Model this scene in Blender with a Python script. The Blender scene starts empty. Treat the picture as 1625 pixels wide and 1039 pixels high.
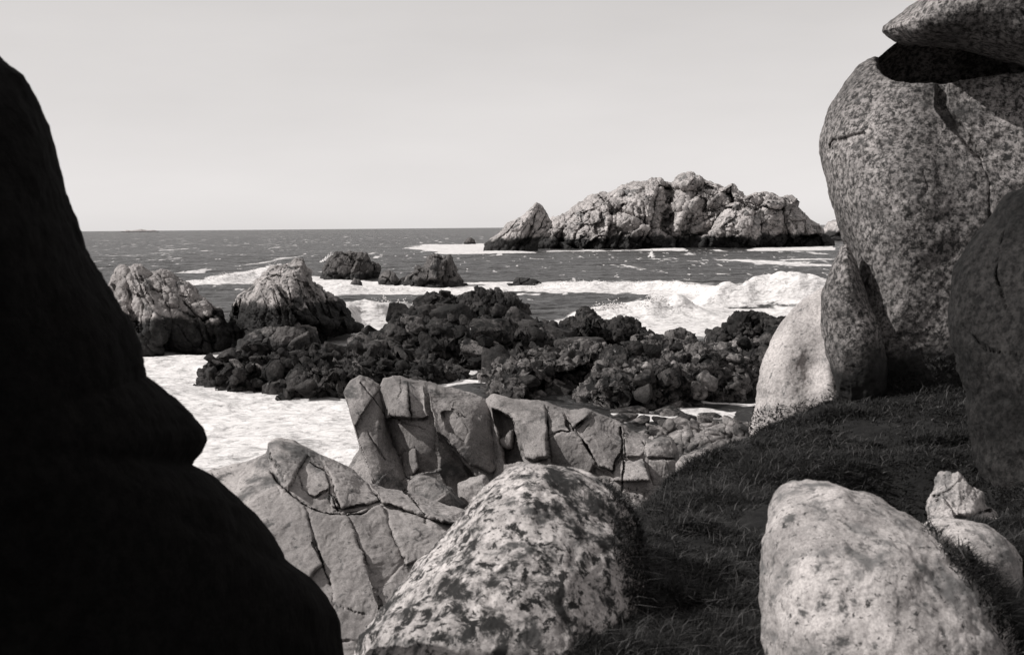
import bpy, math, random
import numpy as np
from mathutils import Vector, Matrix

# ------------------------------------------------------------------ camera
sc = bpy.context.scene
COL = sc.collection
W, H, F = 1625.0, 1039.0, 1900.0          # photograph size and focal length in its pixels
CAM = np.array([0.0, 0.0, 7.0])
PITCH = math.atan((519.5 - 361.0) / F)
ROLL = math.radians(0.5)
fwd = np.array([0.0, math.cos(PITCH), -math.sin(PITCH)])
r0 = np.array([1.0, 0.0, 0.0])
u0 = np.cross(r0, fwd)
right = r0 * math.cos(ROLL) - u0 * math.sin(ROLL)
upv = u0 * math.cos(ROLL) + r0 * math.sin(ROLL)
cd = bpy.data.cameras.new('camera'); cam = bpy.data.objects.new('camera', cd); COL.objects.link(cam)
cd.sensor_width = 36.0; cd.lens = 36.0 * F / W; cd.clip_start = 0.1; cd.clip_end = 90000
cd.dof.use_dof = True; cd.dof.focus_distance = 45; cd.dof.aperture_fstop = 7.0
cam.matrix_world = Matrix(((right[0], upv[0], -fwd[0], CAM[0]), (right[1], upv[1], -fwd[1], CAM[1]),
                           (right[2], upv[2], -fwd[2], CAM[2]), (0, 0, 0, 1)))
sc.camera = cam

# ------------------------------------------------------------------ light
SUN = np.array([-0.74, -0.12, 0.66]); SUN /= np.linalg.norm(SUN)     # direction towards the sun
EL = math.asin(SUN[2]); AZ = math.atan2(SUN[0], SUN[1])
world = bpy.data.worlds.new('World'); sc.world = world; world.use_nodes = True
nt = world.node_tree; nt.nodes.clear()
sky = nt.nodes.new('ShaderNodeTexSky'); sky.sky_type = 'NISHITA'; sky.sun_disc = False
sky.sun_elevation = EL; sky.sun_rotation = AZ; sky.air_density = 1.0; sky.dust_density = 0.3; sky.ozone_density = 0.5; sky.altitude = 0
bw = nt.nodes.new('ShaderNodeRGBToBW')                                # black-and-white film
tint = nt.nodes.new('ShaderNodeMix'); tint.data_type = 'RGBA'; tint.blend_type = 'MULTIPLY'; tint.inputs['Factor'].default_value = 1
TINT = (1.0, 0.965, 0.952)
tint.inputs['A'].default_value = (*TINT, 1)
bg = nt.nodes.new('ShaderNodeBackground'); bg.inputs['Strength'].default_value = 0.14
wo = nt.nodes.new('ShaderNodeOutputWorld')
veil = nt.nodes.new('ShaderNodeMix'); veil.data_type = 'FLOAT'; veil.inputs['Factor'].default_value = 0.6; veil.inputs['B'].default_value = 5.2   # thin high overcast
cn = nt.nodes.new('ShaderNodeTexNoise'); cn.inputs['Scale'].default_value = 3.5; cn.inputs['Detail'].default_value = 6
tc = nt.nodes.new('ShaderNodeTexCoord'); mp = nt.nodes.new('ShaderNodeMapping'); mp.inputs['Scale'].default_value = (1, 1, 4)
cr = nt.nodes.new('ShaderNodeMapRange'); cr.inputs['From Min'].default_value = 0.3; cr.inputs['From Max'].default_value = 0.7; cr.inputs['To Min'].default_value = 4.85; cr.inputs['To Max'].default_value = 5.6
nt.links.new(tc.outputs['Generated'], mp.inputs[0]); nt.links.new(mp.outputs[0], cn.inputs['Vector']); nt.links.new(cn.outputs['Fac'], cr.inputs['Value']); nt.links.new(cr.outputs[0], veil.inputs['B'])
nt.links.new(sky.outputs[0], bw.inputs[0]); nt.links.new(bw.outputs[0], veil.inputs['A']); nt.links.new(veil.outputs['Result'], tint.inputs['B'])
nt.links.new(tint.outputs['Result'], bg.inputs[0]); nt.links.new(bg.outputs[0], wo.inputs[0])
sd = bpy.data.lights.new('sun', 'SUN'); sd.energy = 5.0; sd.angle = math.radians(0.5); sd.color = (1.0, 0.975, 0.95)
sun = bpy.data.objects.new('sun', sd); COL.objects.link(sun)
sun.rotation_euler = Vector(SUN.tolist()).to_track_quat('Z', 'Y').to_euler()
sc.view_settings.view_transform = 'Standard'; sc.view_settings.look = 'None'
sc.view_settings.exposure = 0.0; sc.view_settings.gamma = 1.0

# ------------------------------------------------------------------ helpers
def ray(px, py):
    px = np.asarray(px, float); py = np.asarray(py, float)
    d = fwd + ((px - W / 2) / F)[..., None] * right + ((H / 2 - py) / F)[..., None] * upv
    return d
def at(px, py, dist):                     # point at a depth along the view axis
    return CAM + ray(px, py) * dist
def on_z(px, py, z=0.0):
    d = ray(px, py); return CAM + d * ((z - CAM[2]) / d[..., 2])[..., None]
def dist_on_z(px, py, z=0.0):
    return float(np.dot(on_z(np.array(px), np.array(py), z) - CAM, fwd))
def proj(P):
    q = P - CAM; w = q @ fwd
    return W / 2 + F * (q @ right) / w, H / 2 - F * (q @ upv) / w

def hsh(ix, iy, iz, seed):
    h = (ix.astype(np.int64) * 374761393 + iy.astype(np.int64) * 668265263 + iz.astype(np.int64) * 1440662683 + seed * 974634521) & 0xffffffff
    h = ((h ^ (h >> 13)) * 1274126177) & 0xffffffff
    h = ((h ^ (h >> 15)) * 2246822519) & 0xffffffff
    return ((h ^ (h >> 16)) & 0xffffff) / float(0xffffff)
def vnoise(P, seed=0):
    i = np.floor(P).astype(np.int64); f = P - i; f = f * f * f * (f * (f * 6 - 15) + 10)
    r = 0
    for a in (0, 1):
        wx = f[:, 0] if a else 1 - f[:, 0]
        for b in (0, 1):
            wy = f[:, 1] if b else 1 - f[:, 1]
            for c in (0, 1):
                wz = f[:, 2] if c else 1 - f[:, 2]
                r = r + hsh(i[:, 0] + a, i[:, 1] + b, i[:, 2] + c, seed) * wx * wy * wz
    return r * 2 - 1
def fbm(P, octs=5, seed=0, gain=0.5, ridged=False):
    s = 0; a = 1.0; t = 0; Q = P.copy()
    for k in range(octs):
        n = vnoise(Q, seed + k * 17)
        s = s + a * ((1 - 2 * np.abs(n)) if ridged else n); t += a; a *= gain
        Q = Q * 2.03 + 13.7
    return s / t
def worley2(U, V, seed):
    iu = np.floor(U).astype(np.int64); iv = np.floor(V).astype(np.int64); z = np.zeros_like(iu)
    f1 = np.full(U.shape, 9.0); f2 = np.full(U.shape, 9.0)
    cu = np.zeros(U.shape); cv = np.zeros(U.shape); ci = np.zeros(U.shape, np.int64); cj = np.zeros(U.shape, np.int64)
    for a in (-1, 0, 1):
        for b in (-1, 0, 1):
            x = iu + a; y = iv + b
            pu = x + 0.1 + 0.8 * hsh(x, y, z, seed); pv = y + 0.1 + 0.8 * hsh(x, y, z + 7, seed)
            d = np.hypot(U - pu, V - pv)
            near = d < f1
            f2 = np.where(near, f1, np.minimum(f2, d)); cu = np.where(near, pu, cu); cv = np.where(near, pv, cv)
            ci = np.where(near, x, ci); cj = np.where(near, y, cj); f1 = np.where(near, d, f1)
    r = [hsh(ci, cj, np.full(U.shape, 11 + k, np.int64), seed) * 2 - 1 for k in range(3)]
    return f1, f2, U - cu, V - cv, r
def seg_dist(U, V, pts, sides=False):
    best = np.full(U.shape, 1e9)
    for (x0, y0), (x1, y1) in zip(pts[:-1], pts[1:]):
        dx, dy = x1 - x0, y1 - y0; L = dx * dx + dy * dy + 1e-12
        t = np.clip(((U - x0) * dx + (V - y0) * dy) / L, 0, 1)
        best = np.minimum(best, np.hypot(U - x0 - t * dx, V - y0 - t * dy))
    return best
def inside(U, V, pts):
    r = np.zeros(U.shape, bool); n = len(pts)
    for k in range(n):
        x0, y0 = pts[k]; x1, y1 = pts[(k + 1) % n]
        c = ((y0 > V) != (y1 > V)) & (U < (x1 - x0) * (V - y0) / ((y1 - y0) if y1 != y0 else 1e-9) + x0)
        r ^= c
    return r
def sstep(a, b, x):
    t = np.clip((x - a) / (b - a), 0, 1); return t * t * (3 - 2 * t)
def chaikin(p, n=2):
    p = np.asarray(p, float)
    for _ in range(n):
        q = np.roll(p, -1, 0); p = np.stack([0.75 * p + 0.25 * q, 0.25 * p + 0.75 * q], 1).reshape(-1, 2)
    return p

def link(name, me, mat):
    o = bpy.data.objects.new(name, me); COL.objects.link(o)
    if mat: me.materials.append(mat)
    return o
def tag(o, label=None, cat=None, group=None, kind=None):
    for k, v in (('label', label), ('category', cat), ('group', group), ('kind', kind)):
        if v: o[k] = v
    return o
def mesh_np(name, V, quads, tris=None, smooth=True):
    me = bpy.data.meshes.new(name)
    nq = len(quads); ntr = 0 if tris is None else len(tris)
    me.vertices.add(len(V)); me.vertices.foreach_set('co', np.asarray(V, np.float32).ravel())
    li = np.asarray(quads, np.int32).ravel()
    if ntr: li = np.concatenate([li, np.asarray(tris, np.int32).ravel()])
    me.loops.add(len(li)); me.loops.foreach_set('vertex_index', li)
    me.polygons.add(nq + ntr)
    st = np.concatenate([np.arange(nq) * 4, nq * 4 + np.arange(ntr) * 3]).astype(np.int32)
    me.polygons.foreach_set('loop_start', st)
    if smooth: me.polygons.foreach_set('use_smooth', np.ones(nq + ntr, bool))
    me.update(calc_edges=True); me.validate()
    return me

# ------------------------------------------------------------------ materials
def grey(v): return (v * TINT[0], v * TINT[1], v * TINT[2], 1)
class NB:
    def __init__(s, name):
        s.m = bpy.data.materials.new(name); s.m.use_nodes = True; s.t = s.m.node_tree; s.t.nodes.clear()
        s.out = s.n('ShaderNodeOutputMaterial'); s.b = s.n('ShaderNodeBsdfPrincipled'); s.l(s.b.outputs[0], s.out.inputs[0])
        s.b.inputs['Roughness'].default_value = 0.9; s.b.inputs['Specular IOR Level'].default_value = 0.2
        s.geo = s.n('ShaderNodeNewGeometry'); s.pos = s.geo.outputs['Position']
    def n(s, t): return s.t.nodes.new(t)
    def l(s, a, b): s.t.links.new(a, b)
    def noise(s, scale, detail=4, rough=0.55, vec=None, dist=0.0):
        n = s.n('ShaderNodeTexNoise'); n.inputs['Scale'].default_value = scale; n.inputs['Detail'].default_value = detail
        n.inputs['Roughness'].default_value = rough; n.inputs['Distortion'].default_value = dist
        s.l(vec if vec is not None else s.pos, n.inputs['Vector']); return n.outputs['Fac']
    def ramp(s, x, a, b):
        n = s.n('ShaderNodeMapRange'); n.interpolation_type = 'SMOOTHSTEP'; s.l(x, n.inputs['Value'])
        n.inputs['From Min'].default_value = a; n.inputs['From Max'].default_value = b; return n.outputs['Result']
    def math(s, op, a, b=None):
        n = s.n('ShaderNodeMath'); n.operation = op
        for k, v in enumerate((a, b)):
            if v is None: continue
            if isinstance(v, (int, float)): n.inputs[k].default_value = v
            else: s.l(v, n.inputs[k])
        return n.outputs[0]
    def mix(s, fac, a, b):
        n = s.n('ShaderNodeMix'); n.data_type = 'RGBA'
        for key, v in (('Factor', fac), ('A', a), ('B', b)):
            if isinstance(v, (int, float, tuple)): n.inputs[key].default_value = v
            else: s.l(v, n.inputs[key])
        return n.outputs['Result']
    def vscale(s, v):
        n = s.n('ShaderNodeVectorMath'); n.operation = 'MULTIPLY'; s.l(s.pos, n.inputs[0]); n.inputs[1].default_value = v; return n.outputs[0]
    def bump(s, h, strength, dist, prev=None):
        n = s.n('ShaderNodeBump'); n.inputs['Strength'].default_value = strength; n.inputs['Distance'].default_value = dist
        s.l(h, n.inputs['Height'])
        if prev is not None: s.l(prev, n.inputs['Normal'])
        return n.outputs[0]

def rock_mat(name, light, dark, patch=0.5, speck=(40, 0.35, 0.5), lichens=(), tide=None, bumps=((12, 0.5, 0.03),), rough=0.9, spec=0.2):
    """light/dark: mineral tones; speck: crystal scale, depth; lichens: (scale, lo, hi, tone); tide: (z, spread, tone) dark zone below z, weed and black lichen on the sea rocks"""
    b = NB(name)
    col = b.mix(b.ramp(b.noise(patch, 6, 0.6), 0.36, 0.64), grey(dark), grey(light))
    s_ = b.ramp(b.noise(speck[0], 6, 0.78), 0.38, 0.62)
    n = b.n('ShaderNodeMix'); n.data_type = 'RGBA'; n.blend_type = 'MULTIPLY'
    n.inputs['Factor'].default_value = 1.0; b.l(col, n.inputs['A']); b.l(b.mix(s_, grey(1 - speck[1]), grey(1 + speck[1] * 0.6)), n.inputs['B']); col = n.outputs['Result']
    for (sc_, lo, hi, tone) in lichens:
        col = b.mix(b.ramp(b.noise(sc_, 8, 0.70, dist=0.4), lo, hi), col, grey(tone))
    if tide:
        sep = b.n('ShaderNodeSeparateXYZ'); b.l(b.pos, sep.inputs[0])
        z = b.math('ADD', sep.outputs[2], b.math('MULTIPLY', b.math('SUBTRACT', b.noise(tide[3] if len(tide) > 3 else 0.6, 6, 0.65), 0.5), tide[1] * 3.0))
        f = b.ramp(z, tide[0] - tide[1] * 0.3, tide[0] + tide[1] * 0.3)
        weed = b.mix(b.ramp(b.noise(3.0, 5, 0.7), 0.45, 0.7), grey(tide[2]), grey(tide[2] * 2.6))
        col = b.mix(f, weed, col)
    b.l(col, b.b.inputs['Base Color']); b.b.inputs['Roughness'].default_value = rough; b.b.inputs['Specular IOR Level'].default_value = spec
    pn = None
    for (sc_, st, d) in bumps: pn = b.bump(b.noise(sc_, 6, 0.65), st, d, pn)
    if pn is not None: b.l(pn, b.b.inputs['Normal'])
    return b.m

M = {}
M['island'] = rock_mat('island_granite', 0.44, 0.25, 0.12, (1.1, 0.3), [(0.12, 0.54, 0.64, 0.16), (0.45, 0.56, 0.62, 0.09), (1.3, 0.57, 0.63, 0.05)], (4.0, 2.2, 0.02, 0.15), ((0.7, 0.9, 0.5), (2.5, 0.6, 0.15)))
M['skerry'] = rock_mat('tidal_granite', 0.36, 0.22, 0.5, (6, 0.25), [(0.5, 0.52, 0.62, 0.09), (2.5, 0.58, 0.64, 0.06)], (2.1, 0.9, 0.016), ((2.0, 0.8, 0.25), (9, 0.5, 0.04)))
M['skerry_streaked'] = rock_mat('streaked_tidal_granite', 0.42, 0.13, 0.3, (6, 0.3), [(0.6, 0.54, 0.62, 0.06), (2.5, 0.57, 0.63, 0.05)], (2.7, 0.8, 0.016), ((2.0, 0.8, 0.25), (9, 0.5, 0.04)))
M['skerry_dark'] = rock_mat('weathered_wet_rock', 0.13, 0.06, 0.5, (6, 0.3), [(0.5, 0.52, 0.62, 0.03)], (1.0, 0.6, 0.02), ((2.0, 0.8, 0.25), (9, 0.5, 0.04)))
M['reef'] = rock_mat('dark_reef_rock', 0.058, 0.014, 0.45, (5, 0.4), [(1.2, 0.50, 0.62, 0.012), (0.9, 0.66, 0.72, 0.22)], None, ((2.4, 0.9, 0.3), (9, 0.7, 0.06)))  # very dark reef tones with random paler patches
M['reef_mix'] = rock_mat('patchy_reef_rock', 0.16, 0.03, 0.5, (5, 0.4), [(0.8, 0.53, 0.60, 0.012), (2.6, 0.53, 0.58, 0.012), (1.7, 0.64, 0.68, 0.32)], None, ((2.4, 0.9, 0.3), (9, 0.7, 0.06)))
M['slab'] = rock_mat('smooth_joint_granite', 0.28, 0.14, 0.8, (45, 0.35), [(1.1, 0.52, 0.66, 0.06), (6, 0.57, 0.67, 0.07)], None, ((4, 0.35, 0.05), (30, 0.3, 0.008)))
M['slab_pale'] = rock_mat('pale_joint_granite', 0.34, 0.20, 0.6, (55, 0.2), [(1.0, 0.52, 0.66, 0.09), (5, 0.57, 0.66, 0.09), (12, 0.60, 0.66, 0.08)], None, ((5, 0.35, 0.04), (40, 0.3, 0.006)))
M['lichen'] = rock_mat('lichen_spotted_granite', 0.52, 0.34, 2.0, (60, 0.25), [(9, 0.47, 0.62, 0.07), (15, 0.51, 0.58, 0.018), (42, 0.54, 0.64, 0.03), (3.6, 0.50, 0.59, 0.022)], None, ((25, 0.5, 0.015), (90, 0.4, 0.004)))
M['mottled'] = rock_mat('mottled_pale_granite', 0.42, 0.22, 3.0, (90, 0.3), [(11, 0.53, 0.65, 0.08), (4, 0.50, 0.66, 0.13), (34, 0.56, 0.64, 0.04)], None, ((25, 0.5, 0.012), (90, 0.4, 0.004)))
M['white'] = rock_mat('pale_grained_granite', 0.44, 0.28, 1.6, (42, 0.3), [(3.0, 0.60, 0.70, 0.15), (14, 0.58, 0.64, 0.12)], None, ((16, 0.5, 0.02), (60, 0.4, 0.006)))
M['big'] = rock_mat('coarse_grained_granite', 0.23, 0.12, 1.0, (20, 0.9), [(17, 0.56, 0.61, 0.025), (34, 0.57, 0.64, 0.03), (5, 0.54, 0.74, 0.06), (1.2, 0.54, 0.76, 0.05)], (5.85, 0.8, 0.014), ((14, 0.7, 0.03), (50, 0.5, 0.008)))  # the low band only makes the boulder's foot darker
M['big_dark'] = rock_mat('shade_toned_granite', 0.020, 0.007, 2.2, (22, 0.8), [(16, 0.54, 0.70, 0.015)], None, ((14, 0.7, 0.03), (50, 0.5, 0.008)))  # shade on the edge boulder is put into these near-black tones
M['black'] = rock_mat('shade_black_rock', 0.005, 0.003, 1.5, (20, 0.4), [], None, ((14, 0.6, 0.03),), 0.95, 0.05)  # the left rock's shadow side, painted near black in the base colour
M['rubble'] = rock_mat('loose_reef_stone', 0.26, 0.10, 0.8, (7, 0.4), [(1.1, 0.50, 0.60, 0.03)], None, ((4, 0.8, 0.1), (14, 0.5, 0.03)))

# ------------------------------------------------------------------ the rock builder
def rock(name, label, cat, outline, dist, D, mat, centre=None, N=(160, 120), back=None, shape=(2.4, 0.5), tilt=(0, 0), jag=(0, 30),
         cells=(), cracks=(), bumps=(), disp=((0.05, 1.0, 5, False),), smooth_outline=0, seed=1, group=None, planes=(), blocks=(), warp=0.15, crack_gain=1.0):
    """a closed stone: its outline (pixels of the photograph) set at its real distance, D metres of bulge to the front, `back` behind"""
    out = chaikin(outline, smooth_outline) if smooth_outline else np.asarray(outline, float)
    c = np.array(centre if centre is not None else (out.min(0) + out.max(0)) / 2, float)
    wv = ray(c[0], c[1]); wl = np.linalg.norm(wv); w = wv / wl
    uu = np.cross(w, upv); uu /= np.linalg.norm(uu); vv = np.cross(uu, w)
    C = CAM + wv * dist; Ld = wl * dist
    def uv(px, py):
        d = ray(px, py); d = d / (d @ w)[..., None] * Ld
        return d @ uu, d @ vv
    scale = Ld / F
    pu, pv = uv(out[:, 0], out[:, 1])
    M_ = 4096; th = np.linspace(-math.pi, math.pi, M_, endpoint=False); R = np.zeros(M_)
    ct, st = np.cos(th), np.sin(th)
    for k in range(len(pu)):
        x0, y0 = pu[k], pv[k]; x1, y1 = pu[(k + 1) % len(pu)], pv[(k + 1) % len(pu)]
        dx, dy = x1 - x0, y1 - y0; den = ct * dy - st * dx; den = np.where(np.abs(den) < 1e-9, 1e-9, den)
        t = (x0 * dy - y0 * dx) / den; s = (x0 * st - y0 * ct) / den
        R = np.maximum(R, np.where((s >= -1e-6) & (s <= 1 + 1e-6) & (t > 0), t, 0))
    if jag[0]:
        q = np.stack([ct * R, st * R, np.full(M_, seed * 3.1)], 1) / (jag[1] * scale)
        R = R + fbm(q, 4, seed + 50, 0.55) * jag[0] * scale * 1.6
    Nu, Nv = N
    a, b = np.meshgrid(np.linspace(-1, 1, Nu), np.linspace(-1, 1, Nv))
    X = a * np.sqrt(1 - b * b / 2); Y = b * np.sqrt(1 - a * a / 2)
    rho = np.minimum(np.hypot(X, Y), 1.0).ravel(); ang = np.arctan2(Y, X).ravel()
    # the square grid is mapped to the disc, and the disc to the outline; a wide stone gets a wide grid
    asp = (pu.max() - pu.min()) / (pv.max() - pv.min())
    ang2 = np.arctan2(np.sin(ang), np.cos(ang) * asp)
    Rt = np.interp(ang2, np.append(th, math.pi), np.append(R, R[0]))
    rr = 0.35 * rho + 0.65 * (1 - (1 - rho) ** 1.5)
    U = rr * Rt * np.cos(ang2); V = rr * Rt * np.sin(ang2)
    h = D * np.maximum(1 - rr ** shape[0], 0) ** shape[1]
    edge = sstep(1.0, 0.86, rr)
    Ppx = c[0] + U / scale; Ppy = c[1] - V / scale
    for (bx, by, rx, ry, hh) in bumps:
        d2 = ((Ppx - bx) / rx) ** 2 + ((Ppy - by) / ry) ** 2
        h = h + hh * np.exp(-d2 * 1.2) * edge
    nW = np.stack([U, V, np.full_like(U, seed * 7.7)], 1)
    for (bx, by, gu, gv, h0) in planes:            # flat joint faces: h is cut to a plane through a point
        u1, v1 = uv(np.array(float(bx)), np.array(float(by)))
        h = np.minimum(h, h0 + gu * (U - u1) + gv * (V - v1) + 0.02 * fbm(nW / (0.2 * D + 0.05), 3, seed))
    for (size, aspc, deg, tl, off, cd_, cw) in cells:
        ca, sa = math.cos(math.radians(deg)), math.sin(math.radians(deg))
        wu = fbm(nW / size * 0.8, 3, seed + 3) * size * warp * 2; wv_ = fbm(nW / size * 0.8 + 41, 3, seed + 4) * size * warp * 2
        A = ((U + wu) * ca + (V + wv_) * sa) / (size * aspc); B = (-(U + wu) * sa + (V + wv_) * ca) / size
        f1, f2, du, dv, rn = worley2(A, B, seed + int(size * 10))
        e = f2 - f1
        h = h + edge * (off * size * rn[0] + tl * size * (rn[1] * du + rn[2] * dv) - cd_ * size * (1 - sstep(0, cw, e)))
    bj = fbm(nW / (16 * scale), 5, seed + 61, .6) * 4.0; bk_ = fbm(nW / (16 * scale) + 9, 5, seed + 62, .6) * 4.0
    for (poly, off, gu, gv, dep) in blocks:        # joint-bounded blocks: each has its own face, off metres proud, leaning by gu, gv
        q = np.array(poly, float); cu, cv = uv(q[:, 0], q[:, 1]); pl = [tuple(p) for p in poly]
        i = inside(Ppx + bj, Ppy + bk_, pl); d = seg_dist(Ppx + bj, Ppy + bk_, pl + [pl[0]])
        w_ = sstep(0, 1.5, d) * i
        h = h + w_ * edge * (off + 1.5 * gu * (U - cu.mean()) + 1.5 * gv * (V - cv.mean()) - 0.025 * np.exp(-d / 2.0))
        vary = np.clip(0.55 + 1.1 * fbm(nW / (20 * scale) + 31, 3, seed + 63), 0, 1.2)
        h = h - edge * 0.8 * dep * vary * (1 - sstep(0.2, 0.6 + 1.2 * vary, d))
    for (wpx, dep, pts) in cracks:
        q = np.array(pts, float); cu, cv = uv(q[:, 0], q[:, 1])
        sz = wpx * scale
        jx = fbm(nW / (sz * 6), 3, seed + 9) * sz * 0.9; jy = fbm(nW / (sz * 6) + 17, 3, seed + 10) * sz * 0.9
        d = seg_dist(U + jx, V + jy, list(zip(cu, cv)))
        if wpx < 8:
            vary = np.clip(0.62 + 0.9 * fbm(nW / (sz * 9) + 31, 3, seed + 11), 0.15, 1.2)
            sz = sz * 0.58 * crack_gain * vary; h = h - 0.8 * dep * np.sqrt(vary) * (1 - sstep(0.1 * sz, 1.0 * sz, d))
        elif dep < 0: h = h - dep * np.maximum(1 - d / sz, 0)
        else: h = h - dep * (1 - sstep(0.72 * sz, 1.0 * sz, d))
    bk = D if back is None else back
    # back half: rings from the shared rim to a centre vertex
    idx = np.arange(Nu * Nv).reshape(Nv, Nu)
    rim = np.concatenate([idx[0, :-1], idx[:-1, -1], idx[-1, :0:-1], idx[:0:-1, 0]])
    h[rim] = 0.0
    K = 14; ru, rv = U[rim], V[rim]; BU, BV, BH = [], [], []
    for k in range(1, K):
        q = math.cos(0.5 * math.pi * k / K)
        BU.append(ru * q); BV.append(rv * q); BH.append(np.full(len(rim), -bk * (1 - q ** 2.2) ** 0.5))
    BU = np.concatenate(BU + [[0.0]]); BV = np.concatenate(BV + [[0.0]]); BH = np.concatenate(BH + [[-bk]])
    Ua = np.concatenate([U, BU]); Va = np.concatenate([V, BV]); Ha = np.concatenate([h, BH])
    kk = 1 / (1 - (tilt[0] * Ua + tilt[1] * Va) / Ld); Ua = Ua * kk; Va = Va * kk      # the outline laid on the leaning plane
    dep = -Ha + tilt[0] * Ua + tilt[1] * Va
    P = C + Ua[:, None] * uu + Va[:, None] * vv + dep[:, None] * w
    q0 = np.stack([idx[:-1, :-1], idx[:-1, 1:], idx[1:, 1:], idx[1:, :-1]], -1).reshape(-1, 4)
    n = len(rim); base = Nu * Nv; rings = [rim] + [base + k * n + np.arange(n) for k in range(K - 1)]
    qs = [q0]
    for A_, B_ in zip(rings[:-1], rings[1:]):
        qs.append(np.stack([A_, B_, np.roll(B_, -1), np.roll(A_, -1)], -1))
    last = rings[-1]; tri = np.stack([last, np.full(n, len(P) - 1), np.roll(last, -1)], -1)
    quads = np.concatenate(qs)
    org = P.mean(0); org[2] = P[:, 2].min()
    me = mesh_np(name, P - org, quads, tri)
    if disp:
        nr = np.empty(len(P) * 3, np.float32); me.vertex_normals.foreach_get('vector', nr); nr = nr.reshape(-1, 3).astype(float)
        s = 0
        for (amp, size, octs, rdg) in disp:
            if rdg == 2:                      # ledges: noise cut into steps
                q_ = fbm(P / size + seed * 5.3, octs, seed + 23, 0.5) * 5.0; f_ = np.floor(q_); s = s + amp * ((f_ + sstep(0.3, 0.7, q_ - f_)) / 2.5)
            else: s = s + amp * fbm(P / size + seed * 5.3, octs, seed + 20, 0.56, rdg)
        Q = (P - org) + nr * s[:, None]
        me.vertices.foreach_set('co', Q.astype(np.float32).ravel()); me.update()
    o = link(name, me, mat); o.location = org.tolist()
    tag(o, label, cat, group)
    return o

def sea_rock(name, label, top, ybase, D, mat, ext=40, cat='rock', **k):
    cx = (top[0][0] + top[-1][0]) / 2
    d = dist_on_z(cx, ybase) + 0.75 * D
    out = list(top) + [(top[-1][0] - 4, ybase + ext), (top[0][0] + 4, ybase + ext)]
    return rock(name, label, cat, out, d, D, mat, **k)


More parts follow.
